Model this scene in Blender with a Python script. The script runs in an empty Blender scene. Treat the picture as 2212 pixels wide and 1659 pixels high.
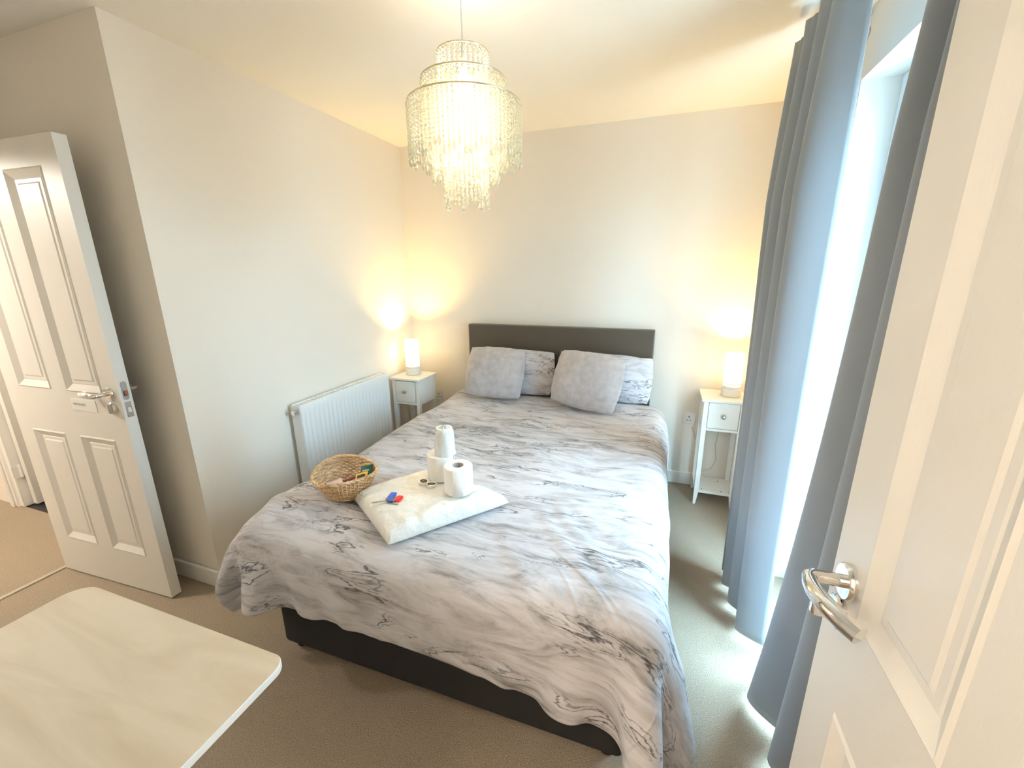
import bpy, bmesh, math, random
import numpy as np
from mathutils import Vector, Matrix, noise, Euler

random.seed(7)
sc = bpy.context.scene
COL = sc.collection
R = math.radians
PI = math.pi

# ------------------------------------------------------------------ camera
YAW, PITCH, ROLL, FPX = -0.3394, 0.2621, -0.0081, 908.13
CAMLOC = Vector((1.9453, -3.0197, 1.4979))
fw = Vector((math.sin(YAW) * math.cos(PITCH), math.cos(YAW) * math.cos(PITCH), -math.sin(PITCH)))
r0 = Vector((math.cos(YAW), -math.sin(YAW), 0)); u0 = r0.cross(fw)
rt = math.cos(ROLL) * r0 + math.sin(ROLL) * u0
up = -math.sin(ROLL) * r0 + math.cos(ROLL) * u0
cd = bpy.data.cameras.new('camera'); cam = bpy.data.objects.new('camera', cd); COL.objects.link(cam)
cd.sensor_fit = 'HORIZONTAL'; cd.sensor_width = 36.0; cd.lens = FPX / 2212 * 36.0; cd.clip_start = 0.02
cam.matrix_world = Matrix(((rt.x, up.x, -fw.x, CAMLOC.x), (rt.y, up.y, -fw.y, CAMLOC.y), (rt.z, up.z, -fw.z, CAMLOC.z), (0, 0, 0, 1)))
sc.camera = cam

# ------------------------------------------------------------------ world, light, exposure
w = bpy.data.worlds.new('world'); sc.world = w; w.use_nodes = True
bg = w.node_tree.nodes['Background']
bg.inputs[1].default_value = 21.0
# overcast sky above, dimmer ground below the horizon
_n = w.node_tree.nodes; _l = w.node_tree.links
_tc = _n.new('ShaderNodeTexCoord'); _sx = _n.new('ShaderNodeSeparateXYZ'); _cr = _n.new('ShaderNodeValToRGB'); _mr = _n.new('ShaderNodeMapRange')
_mr.inputs[1].default_value = -1; _mr.inputs[2].default_value = 1
_cr.color_ramp.elements[0].position = .44; _cr.color_ramp.elements[0].color = (.20, .27, .31, 1)
_cr.color_ramp.elements[1].position = .54; _cr.color_ramp.elements[1].color = (.50, .79, 1.0, 1)
_l.new(_tc.outputs['Generated'], _sx.inputs[0]); _l.new(_sx.outputs[2], _mr.inputs[0]); _l.new(_mr.outputs[0], _cr.inputs[0]); _l.new(_cr.outputs[0], bg.inputs[0])
vs = sc.view_settings
vs.view_transform = 'Standard'; vs.look = 'None'; vs.gamma = 1; vs.use_curve_mapping = False
vs.exposure = 1.12
cy = sc.cycles
cy.use_denoising = True
cy.max_bounces = 8; cy.diffuse_bounces = 6; cy.glossy_bounces = 3; cy.transmission_bounces = 5; cy.transparent_max_bounces = 8
cy.use_adaptive_sampling = True; cy.adaptive_threshold = 0.03
cy.sample_clamp_indirect = 6.0
cy.caustics_reflective = False; cy.caustics_refractive = False


def point_light(name, loc, col, energy, rad, parent=None):
    l = bpy.data.lights.new(name, 'POINT'); l.color = col; l.energy = energy; l.shadow_soft_size = rad
    o = bpy.data.objects.new(name, l); COL.objects.link(o); o.location = loc
    return o


def area_light(name, loc, rot, sx, sy, col, energy, portal=False):
    l = bpy.data.lights.new(name, 'AREA'); l.shape = 'RECTANGLE'; l.size = sx; l.size_y = sy; l.color = col; l.energy = energy
    if portal: l.cycles.is_portal = True
    o = bpy.data.objects.new(name, l); COL.objects.link(o); o.location = loc; o.rotation_euler = rot
    return o


# sampling portal over the window opening (lets the sky in, gives no light itself)
area_light('window_portal', (2.80, -1.41, 1.09), (0, R(90), 0), 2.2, 1.14, (1, 1, 1), 1, True)
# landing ceiling lamp beyond the left door; unseen fill light added behind the camera
point_light('landing_bulb', (-1.45, -2.75, 2.1), (1.0, 0.93, 0.82), 34, 0.08)
point_light('ensuite_fill', (1.5, -3.75, 2.2), (1.0, 0.90, 0.76), 20, 0.12)


# ------------------------------------------------------------------ materials
def mat(name, col=(.8, .8, .8), rough=.6, metal=0.0, **k):
    m = bpy.data.materials.new(name); m.use_nodes = True
    b = m.node_tree.nodes['Principled BSDF']
    b.inputs['Base Color'].default_value = (*col, 1); b.inputs['Roughness'].default_value = rough
    b.inputs['Metallic'].default_value = metal
    for kk, v in k.items():
        kk = kk.replace('_', ' ')
        b.inputs[kk].default_value = v
    return m


def nodes(m): return m.node_tree.nodes, m.node_tree.links, m.node_tree.nodes['Principled BSDF']


def noise_bump(m, scale=200, strength=.2, dist=.002, vary=None, detail=3, coord='Object', stretch=(1, 1, 1)):
    n, l, b = nodes(m)
    tc = n.new('ShaderNodeTexCoord'); mp = n.new('ShaderNodeMapping'); mp.inputs['Scale'].default_value = stretch
    nt = n.new('ShaderNodeTexNoise'); nt.inputs['Scale'].default_value = scale; nt.inputs['Detail'].default_value = detail
    bp = n.new('ShaderNodeBump'); bp.inputs['Strength'].default_value = strength; bp.inputs['Distance'].default_value = dist
    l.new(tc.outputs[coord], mp.inputs[0]); l.new(mp.outputs[0], nt.inputs['Vector']); l.new(nt.outputs['Fac'], bp.inputs['Height'])
    l.new(bp.outputs[0], b.inputs['Normal'])
    if vary:
        cr = n.new('ShaderNodeValToRGB'); cr.color_ramp.elements[0].color = (*vary[0], 1); cr.color_ramp.elements[1].color = (*vary[1], 1)
        cr.color_ramp.elements[0].position = .3; cr.color_ramp.elements[1].position = .7
        l.new(nt.outputs['Fac'], cr.inputs[0]); l.new(cr.outputs[0], b.inputs['Base Color'])
    return m


M = {}
M['wall'] = noise_bump(mat('wall_paint', (.855, .80, .725), .85), 160, .12, .001)
M['ceiling'] = noise_bump(mat('ceiling_paint', (.86, .815, .745), .9), 120, .1, .001)
M['trim'] = mat('white_gloss', (.84, .83, .80), .28)
M['door'] = noise_bump(mat('door_paint', (.78, .755, .715), .38), 60, .18, .001, stretch=(8, 8, .6), detail=4)
M['carpet'] = noise_bump(mat('carpet', (.4, .33, .25), .97), 260, .9, .006, vary=((.30, .24, .175), (.50, .41, .31)), detail=5)
M['vinyl'] = mat('dark_vinyl', (.03, .025, .03), .4)
M['chrome'] = mat('chrome', (.82, .80, .78), .08, 1.0)
M['steel'] = mat('brushed_steel', (.45, .44, .43), .3, 1.0)
M['brass'] = mat('old_red_brass', (.35, .12, .08), .4, .6)
M['black_fabric'] = noise_bump(mat('divan_fabric', (.022, .022, .022), .9), 500, .4, .001)
M['headboard'] = noise_bump(mat('headboard_leather', (.09, .074, .058), .36), 300, .15, .001)
M['black_plastic'] = mat('black_plastic', (.02, .02, .02), .4)
M['white_fabric'] = mat('mattress_cotton', (.75, .74, .72), .9)
M['plush'] = noise_bump(mat('grey_plush', (.4, .39, .4), .95, Sheen_Weight=.4, Sheen_Roughness=.5), 26, .45, .004, vary=((.42, .39, .395), (.54, .505, .515)), detail=9)
M['curtain'] = noise_bump(mat('curtain_cloth', (.265, .295, .33), .8, Sheen_Weight=.25), 700, .3, .0006)
M['furn'] = noise_bump(mat('white_lacquer', (.84, .82, .77), .35), 30, .05, .0006)
M['rad'] = mat('radiator_enamel', (.84, .85, .85), .3)
M['plastic'] = mat('white_plastic', (.84, .83, .8), .35)
M['greyhole'] = mat('dark_hole', (.05, .05, .05), .8)
M['white_top'] = mat('white_edge', (.88, .88, .86), .3)
M['paper'] = noise_bump(mat('tissue_paper', (.86, .85, .82), .95), 150, .5, .002)
M['card'] = mat('card_tube', (.55, .52, .47), .9)
M['pack'] = noise_bump(mat('plastic_wrapped_linen', (.80, .79, .75), .28, Coat_Weight=.6), 24, .8, .012, detail=3)
M['ink'] = mat('ink', (.06, .055, .05), .5)
M['darkbrown'] = mat('dark_label', (.035, .03, .02), .5)
M['blue'] = mat('blue_plastic', (.03, .13, .62), .35)
M['blue_dark'] = mat('blue_key_head', (.06, .12, .42), .35)
M['red'] = mat('red_plastic', (.85, .03, .02), .35)
M['keymetal'] = mat('key_metal', (.5, .47, .4), .3, 1.0)
M['green'] = mat('green_foil', (.012, .09, .055), .3)
M['green_light'] = mat('pale_green_print', (.35, .5, .42), .4)
M['yellow'] = mat('yellow_foil', (.85, .55, .06), .35)
M['purple'] = mat('burgundy_foil', (.16, .02, .045), .3)
M['pink'] = mat('pale_wrapper', (.82, .66, .60), .5)
M['shade_dark'] = mat('stitch_grey', (.45, .42, .36), .8)
M['uk_white'] = mat('upvc', (.86, .88, .88), .3)
M['cord'] = mat('pale_cord', (.62, .63, .62), .6)


def marble(name):
    m = mat(name, (.5, .5, .5), .75, Sheen_Weight=.15); n, l, b = nodes(m)
    uv = n.new('ShaderNodeUVMap'); uv.uv_map = 'UVMap'

    def N(scale, mapscale, rot, detail=6, dist=1.0, rough=.6, off=0):
        mp = n.new('ShaderNodeMapping'); mp.inputs['Scale'].default_value = mapscale; mp.inputs['Rotation'].default_value = (0, 0, rot)
        mp.inputs['Location'].default_value = (off, off * .7, off)
        t = n.new('ShaderNodeTexNoise'); t.inputs['Scale'].default_value = scale; t.inputs['Detail'].default_value = detail
        t.inputs['Distortion'].default_value = dist; t.inputs['Roughness'].default_value = rough
        l.new(uv.outputs[0], mp.inputs[0]); l.new(mp.outputs[0], t.inputs['Vector']); return t.outputs['Fac']

    def mth(op, a, bb=None, c=None):
        q = n.new('ShaderNodeMath'); q.operation = op
        for i, v in enumerate((a, bb, c)):
            if v is None: continue
            if isinstance(v, (int, float)): q.inputs[i].default_value = v
            else: l.new(v, q.inputs[i])
        return q.outputs[0]

    def ramp(src, pts):
        cr = n.new('ShaderNodeValToRGB'); e = cr.color_ramp.elements
        e[0].position, e[0].color = pts[0][0], (*pts[0][1], 1); e[1].position, e[1].color = pts[-1][0], (*pts[-1][1], 1)
        for p_, c_ in pts[1:-1]:
            q = e.new(p_); q.color = (*c_, 1)
        l.new(src, cr.inputs[0]); return cr.outputs[0]
    base = N(1.0, (3.4, 11.5, 1), R(10), 9, 1.6, .66)
    big = N(1.0, (1.1, 2.2, 1), R(10), 2, .3, .5, 5.0)
    base = mth('ADD', base, mth('MULTIPLY', mth('SUBTRACT', big, .5), .35))
    col = ramp(base, ((.27, (.16, .16, .165)), (.355, (.31, .305, .315)), (.43, (.45, .44, .465)), (.53, (.57, .56, .595)), (.70, (.65, .64, .68))))
    st = N(1.0, (6, 44, 1), R(8), 5, .8, .6, 3.1)
    stf = ramp(st, ((.36, (.52, .52, .53)), (.47, (1, 1, 1))))
    mx = n.new('ShaderNodeMix'); mx.data_type = 'RGBA'; mx.blend_type = 'MULTIPLY'; mx.inputs[0].default_value = .4
    l.new(col, mx.inputs[6]); l.new(stf, mx.inputs[7])
    out = mx.outputs[2]
    for k, (ms, off, wd) in enumerate((((1.5, 7.0, 1), 7.3, .010), ((1.9, 8.0, 1), 1.9, .009))):
        v = N(1.0, ms, R(9), 6, .35, .52, off)
        line = mth('SUBTRACT', 1.0, mth('MINIMUM', 1.0, mth('DIVIDE', mth('ABSOLUTE', mth('SUBTRACT', v, .5)), wd)))
        line2 = mth('SUBTRACT', 1.0, mth('MINIMUM', 1.0, mth('DIVIDE', mth('ABSOLUTE', mth('SUBTRACT', v, .535)), wd * .8)))
        line = mth('MAXIMUM', line, mth('MULTIPLY', line2, .7))
        msk = N(1.0, (2.4, 7.5, 1), R(9), 2, 0, .5, off + 4)
        mm = n.new('ShaderNodeMapRange'); mm.inputs[1].default_value = .49; mm.inputs[2].default_value = .55
        l.new(msk, mm.inputs[0])
        f = mth('MULTIPLY', line, mm.outputs[0])
        f = mth('MULTIPLY', f, .95)
        mx2 = n.new('ShaderNodeMix'); mx2.data_type = 'RGBA'; l.new(f, mx2.inputs[0]); l.new(out, mx2.inputs[6]); mx2.inputs[7].default_value = (.03, .03, .035, 1)
        out = mx2.outputs[2]
    l.new(out, b.inputs['Base Color'])
    t = N(1.0, (14, 14, 14), 0, 4, .5, .5, 2)
    bp = n.new('ShaderNodeBump'); bp.inputs['Strength'].default_value = .5; bp.inputs['Distance'].default_value = .006
    sx = n.new('ShaderNodeSeparateXYZ'); l.new(uv.outputs[0], sx.inputs[0])
    # pressed fold line running down the cloth
    fl = mth('MULTIPLY', mth('MAXIMUM', 0.0, mth('SUBTRACT', 1.0, mth('DIVIDE', mth('ABSOLUTE', mth('SUBTRACT', sx.outputs[0], 1.665)), .006))), mth('GREATER_THAN', sx.outputs[1], .35))
    t = mth('ADD', t, mth('MULTIPLY', fl, .8))
    # soft pressed creases (cloth coordinates in metres)
    for (ua, va, ub, vb, am_) in [(1.281, 1.652, 1.559, 1.911, 1), (1.32, 1.688, 1.592, 1.905, 0.8), (1.311, 1.717, 1.49, 1.989, 0.8), (1.451, 1.661, 1.664, 1.799, 0.6), (1.614, 1.242, 1.664, 1.799, 0.5), (0.284, 1.828, 0.388, 2.076, 0.6), (0.322, 0.877, 0.642, 1.142, 0.5)]:
        du_, dv_ = ub - ua, vb - va; L2 = du_ * du_ + dv_ * dv_; Lr = math.sqrt(L2)
        tt = mth('ADD', mth('MULTIPLY', mth('SUBTRACT', sx.outputs[0], ua), du_ / L2), mth('MULTIPLY', mth('SUBTRACT', sx.outputs[1], va), dv_ / L2))
        dd = mth('ADD', mth('MULTIPLY', mth('SUBTRACT', sx.outputs[0], ua), -dv_ / Lr), mth('MULTIPLY', mth('SUBTRACT', sx.outputs[1], va), du_ / Lr))
        dd = mth('ABSOLUTE', mth('ADD', dd, mth('MULTIPLY', mth('SINE', mth('MULTIPLY', tt, 2.6)), .012)))
        prf = mth('MAXIMUM', 0.0, mth('SUBTRACT', 1.0, mth('DIVIDE', dd, .009)))
        end = mth('MAXIMUM', 0.0, mth('MINIMUM', 1.0, mth('MULTIPLY', mth('MINIMUM', tt, mth('SUBTRACT', 1.0, tt)), 6.0)))
        t = mth('ADD', t, mth('MULTIPLY', mth('MULTIPLY', prf, end), 1.1 * am_))
    l.new(t, bp.inputs['Height']); l.new(bp.outputs[0], b.inputs['Normal'])
    return m


M['marble'] = marble('marble_print_cotton')


def birch():
    m = mat('pale_birch', (.8, .7, .55), .42); n, l, b = nodes(m)
    tc = n.new('ShaderNodeTexCoord'); mp = n.new('ShaderNodeMapping'); mp.inputs['Scale'].default_value = (1.2, 9, 1); mp.inputs['Rotation'].default_value = (0, 0, R(-8))
    t = n.new('ShaderNodeTexNoise'); t.inputs['Scale'].default_value = 1.6; t.inputs['Detail'].default_value = 5; t.inputs['Distortion'].default_value = 1.2
    cr = n.new('ShaderNodeValToRGB'); cr.color_ramp.elements[0].color = (.63, .53, .40, 1); cr.color_ramp.elements[1].color = (.73, .64, .51, 1)
    cr.color_ramp.elements[0].position = .3; cr.color_ramp.elements[1].position = .6
    l.new(tc.outputs['Object'], mp.inputs[0]); l.new(mp.outputs[0], t.inputs['Vector']); l.new(t.outputs['Fac'], cr.inputs[0]); l.new(cr.outputs[0], b.inputs['Base Color'])
    return m


M['birch'] = birch()


def wicker():
    m = mat('wicker', (.7, .5, .25), .6); n, l, b = nodes(m)
    tc = n.new('ShaderNodeTexCoord'); mp = n.new('ShaderNodeMapping'); mp.inputs['Scale'].default_value = (22, 22, 90)
    t = n.new('ShaderNodeTexNoise'); t.inputs['Scale'].default_value = 1.3; t.inputs['Detail'].default_value = 3
    cr = n.new('ShaderNodeValToRGB'); cr.color_ramp.elements[0].color = (.42, .22, .09, 1); cr.color_ramp.elements[1].color = (.84, .62, .37, 1)
    cr.color_ramp.elements[0].position = .3; cr.color_ramp.elements[1].position = .62
    l.new(tc.outputs['Object'], mp.inputs[0]); l.new(mp.outputs[0], t.inputs['Vector']); l.new(t.outputs['Fac'], cr.inputs[0]); l.new(cr.outputs[0], b.inputs['Base Color'])
    return m


M['wicker'] = wicker()


def pane():
    m = bpy.data.materials.new('window_glass'); m.use_nodes = True; n = m.node_tree.nodes; l = m.node_tree.links; n.clear()
    o = n.new('ShaderNodeOutputMaterial'); t = n.new('ShaderNodeBsdfTransparent'); g = n.new('ShaderNodeBsdfGlossy'); x = n.new('ShaderNodeMixShader')
    t.inputs[0].default_value = (.96, .98, .98, 1); g.inputs['Roughness'].default_value = .02; x.inputs[0].default_value = .06
    l.new(t.outputs[0], x.inputs[1]); l.new(g.outputs[0], x.inputs[2]); l.new(x.outputs[0], o.inputs[0]); return m


M['glass'] = pane()


def crystal():
    m = bpy.data.materials.new('crystal_beads'); m.use_nodes = True; n = m.node_tree.nodes; l = m.node_tree.links; n.clear()
    o = n.new('ShaderNodeOutputMaterial'); tr = n.new('ShaderNodeBsdfTranslucent'); g = n.new('ShaderNodeBsdfGlossy'); tp = n.new('ShaderNodeBsdfTransparent')
    df = n.new('ShaderNodeBsdfDiffuse'); df.inputs[0].default_value = (.66, .64, .52, 1)
    tr.inputs[0].default_value = (.62, .60, .50, 1); g.inputs['Roughness'].default_value = .12; g.inputs[0].default_value = (.95, .95, .9, 1)
    tp.inputs[0].default_value = (.97, .97, .95, 1)
    a = n.new('ShaderNodeMixShader'); a.inputs[0].default_value = .4; l.new(tr.outputs[0], a.inputs[1]); l.new(df.outputs[0], a.inputs[2])
    b = n.new('ShaderNodeMixShader'); b.inputs[0].default_value = .15; l.new(a.outputs[0], b.inputs[1]); l.new(g.outputs[0], b.inputs[2])
    c = n.new('ShaderNodeMixShader'); c.inputs[0].default_value = .5; l.new(b.outputs[0], c.inputs[1]); l.new(tp.outputs[0], c.inputs[2])
    l.new(c.outputs[0], o.inputs[0]); return m


M['crystal'] = crystal()


def shade_mat():
    m = bpy.data.materials.new('lamp_shade_fabric'); m.use_nodes = True; n = m.node_tree.nodes; l = m.node_tree.links; n.clear()
    o = n.new('ShaderNodeOutputMaterial'); tr = n.new('ShaderNodeBsdfTranslucent'); df = n.new('ShaderNodeBsdfDiffuse')
    tr.inputs[0].default_value = (.95, .9, .78, 1); df.inputs[0].default_value = (.9, .88, .8, 1)
    a = n.new('ShaderNodeMixShader'); a.inputs[0].default_value = .22; l.new(tr.outputs[0], a.inputs[1]); l.new(df.outputs[0], a.inputs[2])
    l.new(a.outputs[0], o.inputs[0]); return m


M['shade'] = shade_mat()


def cling():
    m = bpy.data.materials.new('clear_wrap'); m.use_nodes = True; n = m.node_tree.nodes; l = m.node_tree.links; n.clear()
    o = n.new('ShaderNodeOutputMaterial'); t = n.new('ShaderNodeBsdfTransparent'); g = n.new('ShaderNodeBsdfGlossy'); x = n.new('ShaderNodeMixShader'); d = n.new('ShaderNodeBsdfDiffuse'); y = n.new('ShaderNodeMixShader')
    g.inputs['Roughness'].default_value = .15; d.inputs[0].default_value = (.9, .92, .92, 1)
    x.inputs[0].default_value = .12; y.inputs[0].default_value = .5
    l.new(t.outputs[0], x.inputs[1]); l.new(g.outputs[0], x.inputs[2]); l.new(x.outputs[0], y.inputs[1]); l.new(d.outputs[0], y.inputs[2]); l.new(y.outputs[0], o.inputs[0])
    return m


M['cling'] = cling()


def emis(name, col, s):
    m = bpy.data.materials.new(name); m.use_nodes = True; n = m.node_tree.nodes; l = m.node_tree.links; n.clear()
    o = n.new('ShaderNodeOutputMaterial'); e = n.new('ShaderNodeEmission'); e.inputs[0].default_value = (*col, 1); e.inputs[1].default_value = s
    l.new(e.outputs[0], o.inputs[0]); return m


M['bulb'] = emis('glowing_bulb', (1, .86, .66), 9)


# ------------------------------------------------------------------ mesh helpers
def tag(o, label=None, cat=None, group=None, kind=None):
    if label: o['label'] = label
    if cat: o['category'] = cat
    if group: o['group'] = group
    if kind: o['kind'] = kind
    return o


class MB:
    def __init__(s): s.v = []; s.f = []; s.uv = None

    def add(s, vs_, fs):
        b = len(s.v); s.v += [tuple(v) for v in vs_]; s.f += [tuple(i + b for i in f) for f in fs]; return s

    def box(s, a, b, T=None):
        x0, y0, z0 = a; x1, y1, z1 = b
        vs_ = [Vector(q) for q in ((x0, y0, z0), (x1, y0, z0), (x1, y1, z0), (x0, y1, z0), (x0, y0, z1), (x1, y0, z1), (x1, y1, z1), (x0, y1, z1))]
        if T: vs_ = [T @ q for q in vs_]
        return s.add(vs_, [(0, 3, 2, 1), (4, 5, 6, 7), (0, 1, 5, 4), (1, 2, 6, 5), (2, 3, 7, 6), (3, 0, 4, 7)])

    def taper(s, c0, h0, c1, h1):
        """box with different half sizes at bottom (c0,h0) and top (c1,h1)"""
        vs_ = [(c[0] + sx * h[0], c[1] + sy * h[1], c[2]) for c, h in ((c0, h0), (c1, h1)) for sx, sy in ((-1, -1), (1, -1), (1, 1), (-1, 1))]
        return s.add(vs_, [(0, 3, 2, 1), (4, 5, 6, 7), (0, 1, 5, 4), (1, 2, 6, 5), (2, 3, 7, 6), (3, 0, 4, 7)])

    def lathe(s, prof, n=32, T=None, cap=True):
        vs_ = []; fs = []
        for r, z in prof:
            for k in range(n):
                a = 2 * PI * k / n; vs_.append(Vector((r * math.cos(a), r * math.sin(a), z)))
        for i in range(len(prof) - 1):
            for k in range(n):
                k2 = (k + 1) % n; fs.append((i * n + k, i * n + k2, (i + 1) * n + k2, (i + 1) * n + k))
        if cap:
            fs.append(tuple(reversed(range(n)))); fs.append(tuple((len(prof) - 1) * n + k for k in range(n)))
        if T: vs_ = [T @ q for q in vs_]
        return s.add(vs_, fs)

    def tube(s, pts, rad, n=10, cap=True, flat=None):
        pts = [Vector(p) for p in pts]; m = len(pts)
        rs = rad if isinstance(rad, (list, tuple)) else [rad] * m
        vs_ = []; fs = []; prev = None
        for i, p in enumerate(pts):
            t = (pts[min(i + 1, m - 1)] - pts[max(i - 1, 0)]).normalized()
            if prev is None:
                a = Vector((0, 0, 1)) if abs(t.z) < .9 else Vector((1, 0, 0)); nrm = t.cross(a).normalized()
            else: nrm = (prev - t * prev.dot(t)).normalized()
            prev = nrm; bn = t.cross(nrm)
            for k in range(n):
                a = 2 * PI * k / n
                ky = flat if flat else 1
                vs_.append(p + nrm * math.cos(a) * rs[i] + bn * math.sin(a) * rs[i] * ky)
        for i in range(m - 1):
            for k in range(n):
                k2 = (k + 1) % n; fs.append((i * n + k, i * n + k2, (i + 1) * n + k2, (i + 1) * n + k))
        if cap:
            fs.append(tuple(reversed(range(n)))); fs.append(tuple((m - 1) * n + k for k in range(n)))
        return s.add(vs_, fs)

    def prism(s, outline, z0, z1, T=None):
        n = len(outline); vs_ = [Vector((x, y, z0)) for x, y in outline] + [Vector((x, y, z1)) for x, y in outline]
        if T: vs_ = [T @ q for q in vs_]
        return s.add(vs_, [tuple(reversed(range(n))), tuple(range(n, 2 * n))] + [(k, (k + 1) % n, n + (k + 1) % n, n + k) for k in range(n)])

    def build(s, name, m, parent=None, smooth=None, bevel=0, seg=2, loc=None):
        me = bpy.data.meshes.new(name); me.from_pydata(s.v, [], s.f); me.update()
        bm = bmesh.new(); bm.from_mesh(me); bmesh.ops.recalc_face_normals(bm, faces=bm.faces); bm.to_mesh(me); bm.free()
        if m: me.materials.append(m)
        o = bpy.data.objects.new(name, me); COL.objects.link(o)
        if parent: o.parent = parent
        if loc: o.location = loc
        if smooth is not None:
            me.shade_smooth(); me.set_sharp_from_angle(angle=R(smooth))
        if bevel:
            b = o.modifiers.new('bevel', 'BEVEL'); b.width = bevel; b.segments = seg; b.limit_method = 'ANGLE'; b.angle_limit = R(40)
            me.shade_smooth(); me.set_sharp_from_angle(angle=R(35)); b.harden_normals = False
        return o


def empty(name, loc, rz=0):
    o = bpy.data.objects.new(name, None); COL.objects.link(o); o.location = loc; o.rotation_euler = (0, 0, rz); o.empty_display_size = .05
    return o


def copy_tree(o, parent=None):
    c = o.copy(); COL.objects.link(c); c.parent = parent
    for ch in list(o.children): copy_tree(ch, c)
    return c


def quadgrid(nu, nv):
    return [(j * nu + i, j * nu + i + 1, (j + 1) * nu + i + 1, (j + 1) * nu + i) for j in range(nv - 1) for i in range(nu - 1)]


def Rz(a): return Matrix.Rotation(a, 4, 'Z')
def Tr(*a): return Matrix.Translation(Vector(a))


# ------------------------------------------------------------------ room shell
H = 2.4; RW = 2.58; L = 1.8429; LX = -.9; FY = -3.0; OUT = 2.86
WY0, WY1, WZ = -1.98, -.886, 2.175          # window opening
DY0, DY1 = -2.80, -1.95                      # left doorway
EX0, EX1 = 1.50, 2.262                       # doorway the camera stands in


def struct(name, mb, m, label, cat, **k):
    return tag(mb.build(name, m, **k), label, cat, kind='structure')


struct('floor', MB().box((-.93, -4.2, -.1), (OUT, .1, 0)).box((-3.2, -4.2, -.1), (-.93, -1.735, 0)), M['carpet'], 'beige wool carpet covering the bedroom and landing floor', 'floor')
struct('ceiling', MB().box((-3.2, -4.2, H), (OUT, .1, H + .1)), M['ceiling'], 'flat cream painted ceiling over the room', 'ceiling')
struct('wall_back', MB().box((-.1, 0, 0), (OUT, .1, H)), M['wall'], 'cream wall behind the headboard', 'wall')
struct('wall_left', MB().box((-.1, -L, 0), (0, 0, H)), M['wall'], 'cream wall carrying the radiator, left of the bed', 'wall')
struct('wall_alcove', MB().box((LX - .1, -L, 0), (-.1, -L + .1, H)), M['wall'], 'shaded cream wall directly behind the open left panel door', 'wall')
struct('wall_door', MB().box((LX - .1, DY1, 0), (LX, -L, H)).box((LX - .1, FY - .1, 0), (LX, DY0, H)).box((LX - .1, DY0, 2.0), (LX, DY1, H)), M['wall'], 'cream wall around the doorway to the landing', 'wall')
struct('wall_right', MB().box((RW, WY1, 0), (OUT, 0, H)).box((RW, -4.2, 0), (OUT, WY0, H)).box((RW, WY0, WZ), (OUT, WY1, H)), M['wall'], 'cream wall around the tall bright window opening', 'wall')
struct('wall_front', MB().box((LX, FY - .1, 0), (EX0, FY, H)).box((EX1, FY - .1, 0), (RW, FY, H)).box((EX0, FY - .1, 2.02), (EX1, FY, H)), M['wall'], 'cream wall behind the desk beside the near doorway', 'wall')
struct('wall_rear', MB().box((-3.2, -4.3, 0), (OUT, -4.2, H)).box((.1, -4.2, 0), (.2, FY - .1, H)), M['wall'], 'unseen cream walls added behind the near doorway to keep sky light out', 'wall')  # unseen box, added so no blue sky light leaks in from behind
struct('wall_landing', MB().box((-3.2, -1.742, 0), (-2.02, -1.63, H)).box((-1.18, -1.742, 0), (LX - .1, -1.63, H)).box((-2.02, -1.742, 2.04), (-1.18, -1.63, H)).box((-3.3, -4.3, 0), (-3.2, -1.63, H))
       .box((-2.2, -.7, 0), (-1.0, -.6, H)).box((-2.3, -1.63, 0), (-2.2, -.6, H)).box((-1.05, -1.63, 0), (-1.0, -.6, H)), M['wall'], 'cream landing walls seen through the open doorway', 'wall')
struct('floor_landing', MB().box((-2.2, -1.735, -.1), (-.93 - .07, -.6, -.004)), M['vinyl'], 'dark vinyl floor past the far landing doorway', 'floor')
# baseboards (pencil profile)
def skirt(name, segs, label):
    mb = MB()
    for (x0, y0, x1, y1) in segs:
        mb.box((min(x0, x1), min(y0, y1), 0), (max(x0, x1), max(y0, y1), .095))
    return struct(name, mb, M['trim'], label, 'baseboard', bevel=.006)


skirt('baseboard_back', [(.0, -.016, 2.58, 0)], 'white skirting board under the headboard wall')
skirt('baseboard_left', [(0, -L - .016, .016, -.016), (-.9, -L - .016, 0, -L)], 'white skirting board on the radiator wall, wrapping its outer corner')
skirt('baseboard_right', [(RW - .016, WY1 - .0, RW, -.016), (RW - .016, FY, RW, WY0)], 'white skirting board each side of the tall window')
skirt('baseboard_front', [(LX + .016, FY, EX0 - .07, FY + .016)], 'white skirting board behind the desk')
# doorway linings
mb = MB().box((LX - .1, DY0, 0), (LX, DY0 + .025, 2.0)).box((LX - .1, DY1 - .02, 0), (LX, DY1, 2.0)).box((LX - .1, DY0, 1.992), (LX, DY1, 2.01))
mb.box((LX - .115, DY0 - .06, 0), (LX - .1, DY0, 2.06)).box((LX - .115, DY1, 0), (LX - .1, DY1 + .06, 2.06)).box((LX - .115, DY0 - .06, 2.0), (LX - .1, DY1 + .06, 2.06))
struct('trim_1', mb, M['trim'], 'white lining of the doorway to the landing', 'door frame', bevel=.003)
mb = MB().box((-2.09, -1.755, 0), (-2.0, -1.73, 2.1)).box((-1.2, -1.755, 0), (-1.11, -1.73, 2.1)).box((-2.09, -1.755, 2.02), (-1.11, -1.73, 2.1))
mb.box((-2.02, -1.742, 0), (-1.965, -1.62, 2.04)).box((-1.215, -1.742, 0), (-1.18, -1.62, 2.04)).box((-2.02, -1.742, 2.0), (-1.18, -1.62, 2.04)).box((-2.07, -1.765, 0), (-2.03, -1.755, 2.08))
struct('trim_2', mb, M['trim'], 'white moulded frame of the far landing doorway', 'door frame', bevel=.004)
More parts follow.
